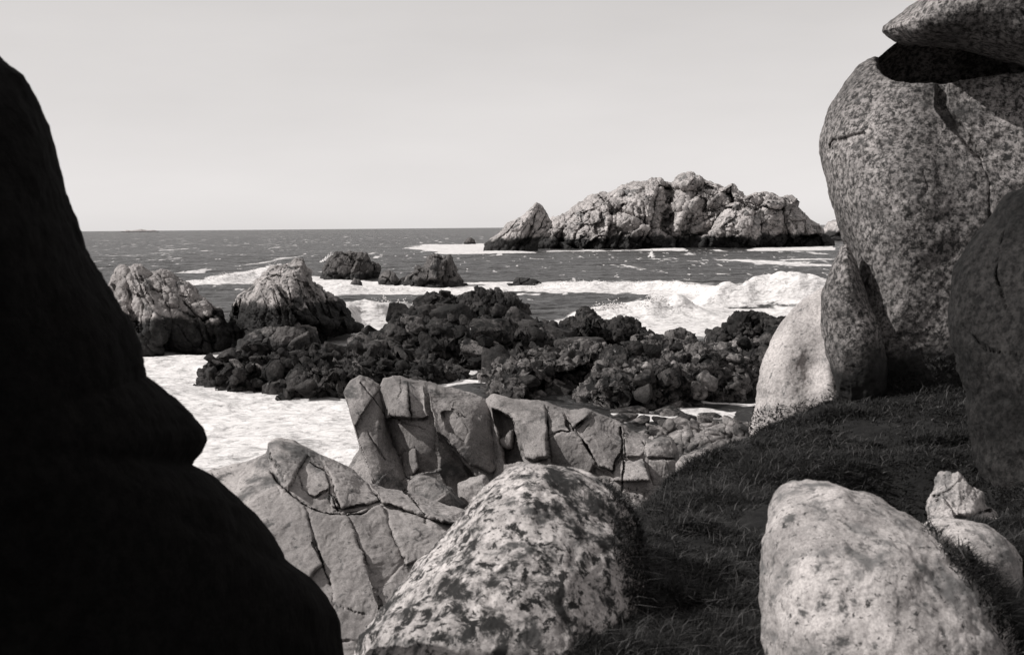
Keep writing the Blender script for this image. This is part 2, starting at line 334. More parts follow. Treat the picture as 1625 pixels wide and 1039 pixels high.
# ------------------------------------------------------------------ sea
def sea():
    rows = 24.0 * np.exp(np.linspace(0, math.log(320 / 24.0), 640))
    rows = np.concatenate([rows, 320 * np.exp(np.linspace(0, math.log(60000 / 320.0), 260))[1:]])
    ang = np.tan(np.radians(np.linspace(-33, 33, 560)))
    Yg, Tg = np.meshgrid(rows, ang, indexing='ij')
    Xg = Yg * Tg; X = Xg.ravel(); Y = Yg.ravel()
    P = np.stack([X, Y, np.zeros_like(X)], 1)
    fade = 1 - sstep(400, 1500, Y)
    def n2(sx, sy, o, seed, ridged=False): return fbm(np.stack([X / sx, Y / sy, np.full_like(X, seed * 1.7)], 1), o, seed, 0.5, ridged)
    z = (0.30 * n2(9, 4.5, 4, 3) + 0.35 * n2(28, 12, 2, 5) * sstep(60, 120, Y) + 0.15 * n2(2.6, 1.4, 3, 8, True)) * fade
    px, py = proj(P)
    foam = np.zeros_like(X)
    jx = n2(7, 5, 4, 21) * 14 * np.clip(100 / Y, .3, 2.5); jy = n2(7, 5, 4, 22) * 7 * np.clip(90 / Y, .3, 3)
    def region(poly, feather, amount=1.0):
        nonlocal foam
        q = [tuple(p) for p in poly]; A, B = px + jx, py + jy
        i = inside(A, B, q); d = seg_dist(A, B * 1.0, q + [q[0]])
        foam = np.maximum(foam, amount * np.where(i, sstep(-feather * .3, feather, d), 0))
    for poly, fe, am in FOAM: region(poly, fe, am)
    for pts, wf, wb, foamy in WAVES:
        g = on_z(np.array([p[0] for p in pts], float), np.array([p[1] for p in pts], float))
        cx, cy, hh = g[:, 0], g[:, 1], np.array([p[2] for p in pts], float)
        hx = np.interp(X, cx, hh, left=0, right=0); yy = np.interp(X, cx, cy)
        lump = 1 + 0.30 * n2(4.0, 5.0, 3, 31) + 0.30 * n2(1.3, 1.6, 4, 33)
        d = Y - yy + n2(6, 6, 3, 35) * 1.2
        prof = np.where(d < 0, np.exp(-(d / wf) ** 2), np.exp(-(d / wb) ** 2))
        z += hx * lump * prof
        foam = np.maximum(foam, foamy * np.clip(hx / 0.35, 0, 1) * sstep(-2.6 * wf, -0.8 * wf, d) * (1 - sstep(0.2 * wb, 1.4 * wb, d)))
    # churned foam is lumpy
    z += foam * (0.14 * n2(1.6, 1.1, 4, 41) + 0.05) * (1 - sstep(250, 500, Y))
    P[:, 2] = z
    nr, nc = Yg.shape; idx = np.arange(nr * nc).reshape(nr, nc)
    q = np.stack([idx[:-1, :-1], idx[:-1, 1:], idx[1:, 1:], idx[1:, :-1]], -1).reshape(-1, 4)
    b = len(P); P = np.concatenate([P, [[-9e4, -9e4, -2.5], [9e4, -9e4, -2.5], [9e4, 9e4, -2.5], [-9e4, 9e4, -2.5]]])
    q = np.concatenate([q, [[b, b + 1, b + 2, b + 3]]])
    me = mesh_np('sea', P, q)
    at_ = me.attributes.new('foam', 'FLOAT', 'POINT'); at_.data.foreach_set('value', np.append(foam, [0] * 4).astype(np.float32))
    m = NB('sea_water_and_foam')
    a = m.n('ShaderNodeAttribute'); a.attribute_name = 'foam'
    n1 = m.noise(1.0, 6, 0.65, m.vscale((0.55, 0.9, 0.9)), 0.5)
    n2_ = m.noise(1.0, 5, 0.6, m.vscale((0.12, 0.45, 0.2)), 0.4)
    f = m.math('ADD', m.math('MULTIPLY', a.outputs['Fac'], 1.25), m.math('MULTIPLY', m.math('SUBTRACT', m.math('ADD', n1, n2_), 1.0), 1.3))
    f = m.ramp(f, 0.42, 0.66)
    caps = m.ramp(m.noise(1.0, 3, 0.6, m.vscale((0.16, 0.022, 0.1)), 0.3), 0.615, 0.66)
    caps2 = m.ramp(m.noise(1.0, 3, 0.6, m.vscale((0.5, 0.10, 0.1)), 0.3), 0.635, 0.675)
    f = m.math('MAXIMUM', f, m.math('MULTIPLY', m.math('MAXIMUM', caps, caps2), 0.85))
    lace = m.ramp(m.noise(1.0, 7, 0.72, m.vscale((1.6, 2.2, 1.6)), 0.8), 0.36, 0.50)
    foamcol = m.mix(m.ramp(m.noise(1.0, 6, 0.65, m.vscale((0.8, 2.4, 1.0)), 0.4), 0.28, 0.45), grey(0.30), grey(0.62))
    water = m.mix(m.noise(0.05, 4), grey(0.018), grey(0.035))
    m.l(m.mix(f, water, m.mix(lace, m.mix(0.55, foamcol, grey(0.16)), foamcol)), m.b.inputs['Base Color'])
    ro = m.n('ShaderNodeMapRange'); m.l(f, ro.inputs['Value']); ro.inputs['To Min'].default_value = 0.3; ro.inputs['To Max'].default_value = 0.95
    m.l(ro.outputs[0], m.b.inputs['Roughness'])
    m.b.inputs['Specular IOR Level'].default_value = 0.5; m.b.inputs['IOR'].default_value = 1.33
    pn = m.bump(m.noise(1.0, 6, 0.6, m.vscale((0.5, 0.9, 0.9))), 1.0, 0.8)
    pn = m.bump(m.noise(1.0, 5, 0.6, m.vscale((0.08, 0.16, 0.16))), 1.0, 4.0, pn)
    pn = m.bump(m.noise(1.0, 5, 0.6, m.vscale((2.5, 4.0, 4.0))), 0.6, 0.08, pn)
    for nd in m.t.nodes:
        if nd.type == 'BUMP':
            st_ = m.n('ShaderNodeMapRange'); m.l(f, st_.inputs['Value']); st_.inputs['To Min'].default_value = nd.inputs['Strength'].default_value; st_.inputs['To Max'].default_value = 0.55
            m.l(st_.outputs[0], nd.inputs['Strength'])
    m.l(pn, m.b.inputs['Normal'])
    tag(link('sea', me, m.m), kind='structure')

FOAM = [
    ([(-700, 520), (-300, 535), (120, 545), (240, 560), (330, 556), (395, 540), (430, 540), (420, 600), (560, 600), (640, 640), (640, 900), (-900, 900)], 12, 0.95),
    ([(300, 448), (345, 438), (400, 428), (450, 425), (450, 440), (395, 447), (345, 452)], 4, 1.0),
    ([(490, 436), (520, 441), (600, 445), (760, 446), (900, 449), (1000, 447), (1130, 450), (1210, 450), (1330, 455), (1330, 492), (1180, 490), (1120, 490), (1000, 468), (840, 470), (760, 470), (560, 470), (500, 462)], 6, 1.0),
    ([(900, 500), (950, 485), (1010, 470), (1060, 470), (1110, 490), (1330, 485), (1330, 545), (1000, 545), (860, 530), (820, 515)], 10, 0.78),
    ([(830, 512), (900, 518), (910, 540), (840, 530)], 6, 0.9),
    ([(490, 520), (540, 508), (600, 498), (690, 494), (690, 560), (560, 562), (500, 560)], 7, 1.0),
    ([(560, 480), (680, 484), (690, 500), (560, 505)], 10, 0.45),
    ([(640, 391), (690, 387), (765, 386), (805, 396), (800, 402), (720, 402), (650, 396)], 3, 0.9),
    ([(690, 398), (830, 398), (860, 400), (850, 403), (690, 404)], 2, 0.75),
    ([(860, 397), (960, 397), (1080, 394), (1100, 398), (960, 400), (870, 400)], 1.5, 1.0),
    ([(1180, 396), (1220, 391), (1320, 391), (1330, 397), (1200, 399)], 1.5, 1.0),
    ([(1130, 409), (1160, 412), (1320, 418), (1330, 423), (1200, 420), (1140, 415)], 2.5, 0.75),
    ([(1230, 413), (1330, 410), (1330, 414), (1240, 416)], 2, 0.75),
    ([(735, 575), (790, 570), (780, 590), (745, 596)], 3, 1.0),
    ([(690, 606), (770, 600), (775, 618), (700, 622)], 3, 1.0),
    ([(1085, 622), (1112, 636), (1150, 637), (1240, 630), (1240, 641), (1150, 646), (1105, 646)], 4, 0.95),
    ([(970, 655), (1040, 645), (1160, 652), (1160, 662), (1040, 662), (980, 670)], 3, 0.70),
]
WAVES = [   # crest line pixels with crest height in metres; front width, back width, foaminess
    ([(280, 452, 0.2), (330, 452, 0.7), (370, 450, 1.3), (410, 448, 1.9), (440, 447, 2.4), (470, 447, 1.5)], 3.0, 5.0, 1.0),
    ([(820, 462, 0.3), (900, 462, 0.9), (1000, 462, 0.8), (1070, 465, 1.1), (1120, 470, 0.9), (1160, 475, 0.9), (1340, 475, 0.8)], 2.6, 4.0, 1.0),
    ([(1100, 489, 0.1), (1130, 489, 1.2), (1150, 488, 1.8), (1175, 488, 1.7), (1205, 487, 2.5), (1245, 487, 2.3), (1290, 487, 2.3), (1340, 486, 1.9)], 1.6, 4.5, 1.0),
    ([(900, 506, 0.1), (960, 505, 0.9), (1010, 504, 1.3), (1050, 503, 1.6), (1085, 503, 1.6), (1110, 503, 0.9), (1140, 503, 0.1)], 1.3, 3.5, 1.0),
    ([(500, 470, 0.3), (540, 468, 1.0), (600, 466, 0.6), (700, 466, 0.4), (800, 466, 0.4)], 3.0, 5.0, 0.9),
    ([(1029, 409, 0.1), (1034, 409, 1.9), (1039, 409, 0.1)], 1.0, 1.0, 1.0),
    ([(506, 417, 0.1), (515, 416, 0.8), (524, 415, 2.2), (534, 414, 2.0), (545, 413, 0.4)], 1.6, 2.5, 1.0),
    ([(490, 536, 0.5), (530, 530, 1.5), (580, 524, 1.8), (640, 520, 1.5), (700, 515, 0.6)], 3.0, 5.0, 1.0),
]
sea()
def spray():
    # torn water thrown up along the breaking crests: thousands of small clots
    rng = np.random.default_rng(4); B = []
    for pts, wf, wb, foamy in WAVES:
        g = on_z(np.array([p[0] for p in pts], float), np.array([p[1] for p in pts], float)); hh = np.array([p[2] for p in pts], float)
        L = abs(g[-1, 0] - g[0, 0]); n = int(90 * L * min(hh.max(), 1.6) / 1.6) + 40
        x = rng.uniform(g[0, 0], g[-1, 0], n); h = np.interp(x, g[:, 0], hh); y = np.interp(x, g[:, 0], g[:, 1])
        puff = np.clip(0.5 + 1.3 * fbm(np.stack([x / 1.8, y / 4, 0 * x], 1), 3, 81), 0, 1)
        k = rng.random(n) < np.clip(h, 0, 1) * puff
        x, y, h, puff = x[k], y[k], h[k], puff[k]; up = np.abs(rng.normal(0, 0.28, len(x))) * h * puff
        B.append(np.stack([x + rng.normal(0, .15, len(x)), y + rng.normal(0, wf * .35, len(x)), h * 0.8 + up, rng.uniform(.02, .09, len(x)) * (1 - 0.5 * np.clip(up, 0, 1))], 1))
    B = np.concatenate(B); n = len(B)
    o = np.array([[1, 0, 0], [-1, 0, 0], [0, 1, 0], [0, -1, 0], [0, 0, 1], [0, 0, -1]], float)
    V = B[:, None, :3] + o[None] * B[:, None, 3:] * rng.uniform(.6, 1.5, (n, 6, 1))
    f = np.array([[0, 2, 4], [2, 1, 4], [1, 3, 4], [3, 0, 4], [2, 0, 5], [1, 2, 5], [3, 1, 5], [0, 3, 5]])
    T = (np.arange(n)[:, None, None] * 6 + f[None]).reshape(-1, 3)
    m = NB('white_spray'); m.b.inputs['Base Color'].default_value = grey(0.6)
    tag(link('sea_spray', mesh_np('sea_spray', V.reshape(-1, 3), np.zeros((0, 4), int), T), m.m), 'white spray torn from the breaking crests around the rocks', 'spray', kind='stuff')
spray()

# ------------------------------------------------------------------ the island and the rocks in the water
EDGE = ((0.25, 3.0, 5, False),)
rock('rocky_island', 'long pale rocky island with a humped skyline, out beyond the breakers', 'island',
     [(820, 392), (846, 372), (862, 358), (890, 344), (912, 329), (930, 315), (952, 308), (968, 307), (985, 297), (1012, 291), (1030, 287), (1046, 283), (1052, 288), (1070, 290), (1078, 279),
      (1096, 273), (1112, 275), (1124, 287), (1142, 291), (1150, 296), (1164, 291), (1172, 302), (1184, 310), (1198, 312), (1210, 303), (1222, 305), (1245, 314), (1262, 314), (1270, 320), (1266, 328),
      (1280, 337), (1292, 347), (1302, 356), (1306, 372), (1318, 385), (1325, 440), (820, 440)],
     398, 24, M['island'], (1070, 365), (560, 190), shape=(2.0, 0.6), jag=(2.5, 22),
     bumps=((950, 350, 60, 45, 5), (1100, 350, 26, 60, -5), (1060, 340, 12, 50, -7), (1220, 350, 40, 40, 6), (1105, 292, 24, 18, 5), (1160, 370, 60, 30, 5), (1272, 360, 20, 24, -4), (1010, 350, 22, 60, 4)),
     cells=((11, 1.5, 65, 0.75, 0.24, 0.2, 0.12), (4.2, 1.5, 40, 0.8, 0.2, 0.2, 0.14), (1.7, 1.3, 80, 0.7, 0.2, 0.2, 0.2)),
     cracks=((7, 6, [(1078, 300), (1066, 325), (1056, 350), (1048, 365)]), (4, 4, [(1024, 328), (1028, 350), (1024, 375), (1010, 390)]), (3.5, 2.5, [(1000, 300), (1012, 315), (1018, 340), (1022, 370)]),
             (3, 3, [(1104, 332), (1092, 355), (1084, 378), (1074, 392)]), (6, 5, [(1262, 322), (1244, 335), (1238, 352), (1236, 372)]), (5, 4, [(1300, 362), (1286, 378), (1270, 388)]),
             (4, 2.5, [(943, 340), (946, 352)]), (3, 2, [(1024, 321), (1052, 319)]), (3, 2.5, [(1188, 330), (1180, 344), (1176, 352)]), (3, 2, [(1113, 290), (1124, 297), (1116, 302)])),
     disp=((0.8, 9, 6, False), (0.9, 4.5, 4, 2), (0.3, 1.2, 4, False)), crack_gain=2.0, seed=3)
rock('sea_stack', 'pointed dark-cleft stack at the left foot of the rocky island', 'rock',
     [(768, 388), (780, 378), (795, 370), (806, 355), (826, 346), (843, 331), (852, 322), (860, 330), (868, 342), (875, 352), (870, 366), (856, 384), (850, 440), (770, 440)],
     362, 9, M['island'], (820, 372), (220, 190), shape=(1.7, 0.7), jag=(2, 14),
     cells=((5, 2.6, 52, 0.7, 0.25, 0.22, 0.2), (1.8, 2.0, 52, 0.5, 0.2, 0.15, 0.2)),
     cracks=((3, 3, [(854, 328), (848, 345), (842, 362)]), (2.6, 3, [(866, 340), (858, 358), (846, 372)]), (3, 3, [(822, 352), (808, 368), (792, 380)]), (5, 4, [(842, 360), (834, 378), (822, 396)])),
     disp=((0.5, 5, 6, False), (0.3, 1.5, 4, True)), crack_gain=1.7, seed=8)
rock('far_islet', 'small pale islet just right of the island, half behind the tall boulder', 'rock',
     [(1296, 392), (1302, 366), (1314, 353), (1328, 349), (1345, 356), (1372, 352), (1400, 366), (1420, 392), (1420, 430), (1296, 430)],
     520, 14, M['island'], (1355, 390), (120, 80), jag=(2, 16), cells=((8, 1.8, 20, 0.6, 0.2, 0.15, 0.2),), disp=((0.8, 7, 5, False),), seed=12)
rock('low_horizon_skerry', 'faint low skerry on the far horizon at the left', 'rock',
     [(192, 368), (200, 365.2), (208, 366), (224, 363.6), (234, 365.6), (246, 365.2), (256, 368), (256, 373), (192, 373)],
     7200, 60, M['island'], (224, 369), (60, 30), jag=(0.4, 10), disp=((3, 40, 4, False),), seed=13)
CR = ((2.2, 2.4, 118, 0.8, 0.24, 0.22, 0.10), (0.8, 2.6, 112, 0.8, 0.22, 0.28, 0.13))
sea_rock('jointed_sea_rock', 'pale cracked rock rising from foam beside the black cliff edge', 
     [(150, 560), (158, 470), (172, 446), (186, 436), (192, 424), (206, 428), (212, 419), (222, 420), (230, 428), (240, 434), (256, 430), (268, 432), (284, 444), (300, 450), (312, 462), (328, 474), (342, 486), (354, 496), (362, 512), (376, 530), (380, 548)],
     562, 4.2, M['skerry'], centre=(255, 515), N=(300, 240), jag=(3, 18), shape=(1.8, 0.65), cells=CR,
     cracks=((4, .7, [(225, 440), (240, 470), (252, 500), (262, 530)]), (3, .5, [(276, 440), (296, 465), (315, 490), (335, 505)]), (2.5, .4, [(240, 460), (270, 468), (296, 472)]), (3, .5, [(185, 460), (215, 462), (225, 475)]), (3, .5, [(330, 480), (345, 500), (358, 520)])),
     disp=((0.16, 1.6, 6, False), (0.16, 1.0, 4, 2), (0.06, 0.3, 4, False)), seed=21)
sea_rock('peaked_sea_rock', 'tallest peaked rock in the surf with pale streaked face', 
     [(358, 552), (362, 500), (372, 478), (384, 466), (400, 452), (412, 442), (424, 432), (440, 424), (456, 418), (470, 410), (480, 412), (486, 424), (494, 430), (497, 446), (512, 458), (528, 470), (542, 486), (553, 500), (562, 510), (577, 517), (572, 524), (540, 526), (515, 530)],
     556, 5.0, M['skerry_streaked'], centre=(450, 505), N=(320, 260), jag=(3, 18), shape=(1.8, 0.65), cells=CR,
     bumps=((440, 470, 40, 40, 1.0), (510, 480, 30, 40, -1.2), (390, 490, 25, 30, -0.8)),
     cracks=((4, .8, [(400, 450), (440, 440), (480, 450), (500, 475)]), (3, .6, [(432, 450), (440, 475), (446, 500)]), (3, .6, [(455, 450), (462, 480), (468, 505)]), (4, .9, [(468, 490), (490, 505), (500, 525)])),
     disp=((0.2, 1.6, 6, False), (0.2, 1.1, 4, 2), (0.06, 0.3, 4, False)), seed=22)
sea_rock('tidal_rock', 'black rounded rock at the foot of the tallest peaked rock', 
     [(372, 575), (380, 540), (410, 525), (445, 520), (475, 516), (498, 520), (506, 540), (508, 556)], 566, 2.5, M['skerry_dark'], N=(160, 120), jag=(3, 14),
     cells=((1.3, 1.3, 60, 0.5, 0.2, 0.15, 0.15),), disp=((0.15, 1.2, 6, False), (0.1, 0.4, 4, True)), seed=23)
DK = ((3.0, 1.4, 70, 0.6, 0.25, 0.2, 0.15), (1.1, 1.3, 60, 0.5, 0.2, 0.18, 0.16))
sea_rock('dark_sea_rock', 'flat-topped dark rock with spray at its left, behind the peaked rock', 
     [(512, 443), (518, 420), (526, 410), (540, 404), (556, 400), (566, 402), (572, 399), (584, 400), (590, 412), (600, 424), (602, 441)], 444, 4.5, M['skerry_dark'], N=(180, 110), jag=(5, 16), cells=DK, disp=((0.3, 2.5, 6, False), (0.3, 1.4, 4, 2)), seed=24)
sea_rock('small_wave_washed_rock', 'small dark slanting rock alone in the foam below the flat-topped rock', 
     [(556, 450), (562, 441), (570, 444), (578, 455), (582, 463)], 463, 1.2, M['skerry_dark'], ext=14, N=(60, 40), jag=(2, 10), disp=((0.15, 1.2, 5, False),), seed=25)
sea_rock('low_linking_rock', 'low dark rock between the flat-topped rock and the blocky one', 
     [(598, 446), (606, 432), (616, 428), (626, 433), (634, 441), (644, 438), (652, 446), (654, 454)], 456, 2.5, M['skerry_dark'], ext=20, N=(110, 60), jag=(2, 10), cells=DK[1:], disp=((0.2, 1.6, 6, False),), seed=26)
sea_rock('blocky_dark_rock', 'blocky dark rock with a square top standing in white surf', 
     [(640, 452), (650, 432), (662, 424), (672, 425), (680, 408), (692, 404), (702, 407), (714, 405), (718, 418), (722, 430), (730, 444), (740, 456)], 458, 4.0, M['skerry_dark'], N=(180, 110), jag=(4, 12), cells=DK, disp=((0.3, 2.2, 6, False), (0.3, 1.2, 4, 2)), seed=27)
sea_rock('awash_rock', 'low dark rock awash in the white band right of the blocky rock', 
     [(800, 455), (806, 450), (814, 450), (820, 443), (832, 440), (846, 441), (856, 446), (864, 453)], 455, 2.0, M['skerry_dark'], ext=14, N=(110, 50), jag=(2, 10), cells=DK[1:], disp=((0.15, 1.4, 5, False),), seed=28)
sea_rock('tiny_rock', 'tiny dark rock in foam just left of the pointed stack', 
     [(736, 386), (740, 380), (746, 377), (753, 380), (756, 387)], 388, 2.5, M['skerry_dark'], ext=10, N=(50, 40), jag=(1.5, 8), disp=((0.4, 3, 5, False),), seed=29)
sea_rock('sunken_rock', 'sliver of black rock breaking the surface under the right-hand breaker', 
     [(1142, 490), (1152, 487), (1166, 486), (1180, 489)], 491, 1.0, M['skerry_dark'], ext=12, N=(70, 30), jag=(1.2, 10), disp=((0.08, 0.9, 5, False),), seed=30)

# ------------------------------------------------------------------ the dark reef in the middle distance
RF = ((2.6, 2.2, 20, 1.0, 0.30, 0.10, 0.08), (1.1, 2.0, 28, 1.1, 0.28, 0.12, 0.10), (0.45, 1.6, 35, 1.1, 0.25, 0.1, 0.12))
RD = ((0.30, 2.4, 7, False), (0.42, 1.5, 4, 2), (0.20, 0.45, 3, 2), (0.10, 0.25, 4, False))
sea_rock('reef_block', 'tall black reef block nearest the dark water', 
     [(655, 530), (670, 500), (676, 480), (690, 468), (704, 466), (716, 469), (722, 478), (732, 474), (742, 469), (758, 467), (764, 462), (772, 466), (788, 465), (800, 471), (814, 476), (828, 492), (838, 506), (845, 520)], 526, 6, M['reef'], centre=(752, 520), N=(260, 160), jag=(4, 16), shape=(2, .6), cells=RF, disp=RD, seed=41)
sea_rock('reef_hump', 'rounded black reef hump standing right of the tallest block', 
     [(890, 555), (896, 530), (902, 512), (915, 503), (928, 500), (940, 508), (956, 514), (972, 515), (984, 508), (998, 514), (1010, 524), (1030, 536), (1030, 552)], 554, 4, M['reef'], N=(200, 110), jag=(3, 14), cells=RF, disp=RD, seed=42)
sea_rock('reef_knoll', 'black reef knoll against the surf beside the pale leaning rock', 
     [(1128, 552), (1140, 525), (1152, 515), (1166, 502), (1178, 497), (1192, 500), (1206, 508), (1222, 506), (1240, 510), (1275, 520), (1290, 556)], 556, 4, M['reef'], N=(220, 120), jag=(3, 14), cells=RF, disp=RD, seed=43)
sea_rock('reef_shelf', 'broad dark jumbled reef shelf below the tallest reef block', 
     [(540, 585), (556, 556), (574, 544), (590, 545), (600, 530), (616, 524), (630, 508), (646, 502), (664, 500), (690, 506), (760, 512), (850, 522), (876, 524), (892, 536), (905, 548), (960, 556), (1000, 590)], 588, 9, M['reef'], N=(420, 200), jag=(4, 18), shape=(1.7, .7), tilt=(0, 1.5), cells=RF, disp=RD, seed=44)
sea_rock('reef_ledge', 'long low black ledge reaching left into the white water', 
     [(318, 604), (322, 582), (334, 574), (352, 571), (372, 573), (390, 572), (396, 560), (408, 552), (424, 556), (436, 562), (452, 556), (470, 562), (490, 560), (512, 556), (530, 562), (556, 560), (590, 556), (620, 566), (660, 566), (700, 580), (730, 595), (745, 610)], 622, 5, M['reef'], ext=50, N=(460, 170), jag=(4, 16), shape=(1.7, .7), centre=(530, 600), cells=RF, disp=RD, seed=45,
     bumps=((385, 608, 14, 18, 0.7), (500, 615, 30, 12, .5)))
sea_rock('reef_field', 'wide patchy reef field of tumbled stone between the slab and the pale leaning rock', 
     [(740, 635), (756, 606), (776, 590), (800, 578), (836, 566), (870, 558), (905, 556), (950, 556), (990, 552), (1030, 545), (1060, 540), (1090, 536), (1120, 542), (1160, 545), (1250, 535), (1320, 560), (1330, 622)], 629, 7, M['reef_mix'], ext=40, N=(500, 200), jag=(4, 16), shape=(1.7, .7), tilt=(0, 1.5), cells=RF, disp=RD, seed=46)
rock('cobble_bank', 'bank of small pale cobbles below the grass edge, beside the dark pool', 'rock bank',
     [(985, 705), (1010, 690), (1040, 678), (1080, 672), (1120, 668), (1170, 668), (1260, 676), (1300, 760), (1200, 860), (1000, 860), (960, 780)], 31, 2.5, M['rubble'], (1130, 760), (260, 200), jag=(3, 12), shape=(1.6, .7), tilt=(0, 1.2),
     cells=((0.7, 1.3, 20, 0.5, 0.35, 0.3, 0.25), (0.3, 1.2, 60, 0.5, 0.3, 0.3, 0.3)), disp=((0.12, 0.8, 5, False), (0.05, 0.25, 3, True)), seed=47)

# ------------------------------------------------------------------ the jointed granite slabs below the headland
SD = ((0.06, 1.2, 6, False), (0.030, 0.45, 3, 2), (0.014, 0.12, 4, False))
rock('leaning_pinnacle', 'narrow leaning granite fin at the left end of the slab', 'rock',
     [(545, 622), (556, 606), (570, 596), (586, 602), (600, 610), (610, 640), (620, 690), (640, 740), (668, 800), (680, 960), (560, 980), (520, 860), (530, 765), (552, 738), (568, 715), (574, 695), (566, 672), (556, 650)], 20.6, 0.75, M['slab'], (600, 790), (160, 260), jag=(1.5, 30), shape=(2.2, .6),
     tilt=(0.2, 0.15), cells=((0.9, 2.6, 72, 0.3, 0.06, 0.0, 0.03),), cracks=((3.5, .12, [(574, 610), (590, 632), (604, 652), (618, 672)]), (3, .08, [(570, 660), (590, 700), (610, 730)])), disp=SD, seed=51)
rock('main_slab', 'broad grey granite slab with a raised diagonal ridge, tallest of the slabs', 'rock',
     [(604, 616), (609, 601), (624, 596), (650, 601), (680, 608), (715, 615), (745, 622), (766, 629), (778, 640), (788, 680), (798, 720), (806, 760), (822, 830), (822, 980), (620, 980), (618, 760), (610, 700), (606, 650)], 21.2, 0.95, M['slab'], (705, 760), (260, 360), jag=(1.4, 26), shape=(4.0, .42),
     tilt=(0.12, 0.12), bumps=((645, 630, 22, 34, 0.10), (745, 670, 34, 55, 0.16), (660, 730, 22, 30, 0.12)),
     blocks=(([(606, 602), (625, 595), (650, 602), (652, 640), (655, 672), (620, 665), (606, 640)], .14, .1, -.25, .05), ([(650, 602), (674, 606), (678, 645), (684, 668), (655, 672), (652, 640)], .08, .0, -.1, .05),
             ([(612, 668), (682, 670), (690, 690), (700, 745), (640, 760), (620, 710)], -.24, .25, .3, .05), ([(678, 606), (772, 630), (786, 690), (797, 738), (775, 752), (742, 735), (708, 702), (692, 690), (684, 660)], .10, -.22, -.2, .06),
             ([(692, 696), (712, 708), (748, 748), (780, 805), (720, 800), (700, 750)], -.20, -.3, .2, .03), ([(640, 720), (660, 712), (668, 745), (650, 760), (636, 750)], .16, .2, -.4, .04), ([(700, 660), (720, 655), (742, 690), (735, 706), (712, 690)], -.08, .4, .2, .02)),
     cracks=((9, -.07, [(672, 612), (676, 650), (690, 690), (715, 720), (740, 752), (762, 790)]), (4, .10, [(622, 662), (650, 678), (676, 684)]), (3, .08, [(718, 652), (730, 663), (740, 668)]), (2.5, .06, [(636, 600), (640, 625), (634, 640)])),  # negative depth raises the diagonal ridge; its colour is unchanged
     disp=SD, seed=52)
rock('wedge_block', 'small wedge-shaped block with a light upper edge at the foot of the slab', 'rock',
     [(648, 765), (664, 756), (690, 762), (715, 778), (738, 800), (735, 830), (690, 860), (650, 850)], 17.2, 0.45, M['slab'], None, (110, 90), jag=(1, 20), shape=(3, .5), planes=((690, 772, 0.2, -0.6, 0.3), (700, 800, 0.1, 0.5, 0.42)), cells=((0.7, 1.5, 71, 0.35, 0.06, 0.0, 0.03),), disp=SD, seed=53)
rock('squat_block', 'squat squarish block wedged beside the lichen-spotted boulder', 'rock',
     [(728, 768), (746, 760), (768, 756), (780, 775), (788, 800), (790, 850), (735, 850), (726, 800)], 17.6, 0.4, M['slab'], None, (90, 110), jag=(1, 20), shape=(3, .5), planes=((750, 775, 0.1, -0.5, 0.3),), cells=((0.7, 1.5, 18, 0.35, 0.06, 0.0, 0.03),), disp=SD, seed=54)
rock('fractured_ridge', 'low granite ridge of cracked blocks with a black hollow, stepping down right into the grass', 'rock',
     [(772, 636), (784, 627), (802, 630), (830, 635), (862, 641), (884, 648), (905, 651), (928, 649), (944, 656), (964, 664), (985, 672), (1000, 686), (1016, 692), (1034, 700), (1050, 695), (1064, 700), (1072, 714), (1078, 738), (1086, 760), (1096, 800), (1110, 980), (760, 980), (782, 780), (778, 690)],
     20.6, 0.8, M['slab'], (935, 800), (420, 360), jag=(1.4, 26), shape=(4.0, .42), tilt=(-.05, .25),
     blocks=(([(774, 634), (786, 626), (862, 640), (869, 660), (872, 700), (874, 730), (852, 737), (838, 730), (828, 690), (818, 668), (800, 655), (782, 648)], .12, .05, -.25, .05),
             ([(783, 651), (800, 657), (818, 670), (828, 697), (838, 738), (804, 740), (794, 705)], -.60, 0, 0, 0), ([(796, 702), (816, 684), (813, 714), (799, 714)], .36, -.5, 0, 0), ([(852, 738), (872, 732), (874, 760), (850, 760)], .05, 0, -.3, .06),
             ([(870, 650), (893, 648), (899, 672), (906, 689), (878, 694), (873, 700)], .04, .2, -.2, .10), ([(897, 654), (908, 648), (930, 648), (939, 660), (925, 674), (911, 686), (901, 672)], .16, .1, -.5, .16),
             ([(876, 702), (893, 690), (912, 691), (930, 715), (946, 735), (942, 756), (878, 750)], .06, .2, .35, .12), ([(914, 688), (942, 665), (980, 667), (986, 690), (982, 722), (970, 752), (950, 742), (931, 712)], .10, -.2, -.3, .12),
             ([(987, 690), (1016, 690), (1019, 715), (1014, 727), (989, 727)], .03, -.3, -.4, .14), ([(1021, 695), (1034, 701), (1050, 694), (1066, 700), (1075, 729), (1021, 729)], .03, -.1, -.3, .10),
             ([(972, 745), (986, 731), (1016, 731), (1024, 765), (970, 765)], .16, .2, -.2, .10), ([(1024, 733), (1074, 731), (1088, 770), (1030, 770)], .08, .1, .2, .10), ([(940, 740), (970, 756), (968, 780), (930, 780)], -.1, 0, 0, .1)),
     cracks=((3.5, .25, [(866, 648), (872, 690), (876, 740), (878, 770)]), (3, .15, [(935, 676), (925, 690)]), (4, .3, [(984, 680), (988, 730), (984, 780)]), (3, .12, [(1050, 728), (1056, 750), (1062, 775)])), disp=SD, seed=56)
rock('tilted_block', 'tilted pale block below the cobble bank, at the grass edge', 'rock',
     [(1072, 735), (1082, 722), (1104, 715), (1130, 716), (1160, 724), (1190, 740), (1190, 900), (1086, 900)], 18.0, 0.5, M['slab_pale'], (1130, 800), (120, 160), jag=(1.2, 20), shape=(2.6, .5), tilt=(0, .4), cracks=((4, .15, [(1116, 730), (1104, 745), (1096, 756)]),), cells=((0.7, 1.5, 76, 0.35, 0.06, 0.0, 0.03),), disp=SD, seed=58)
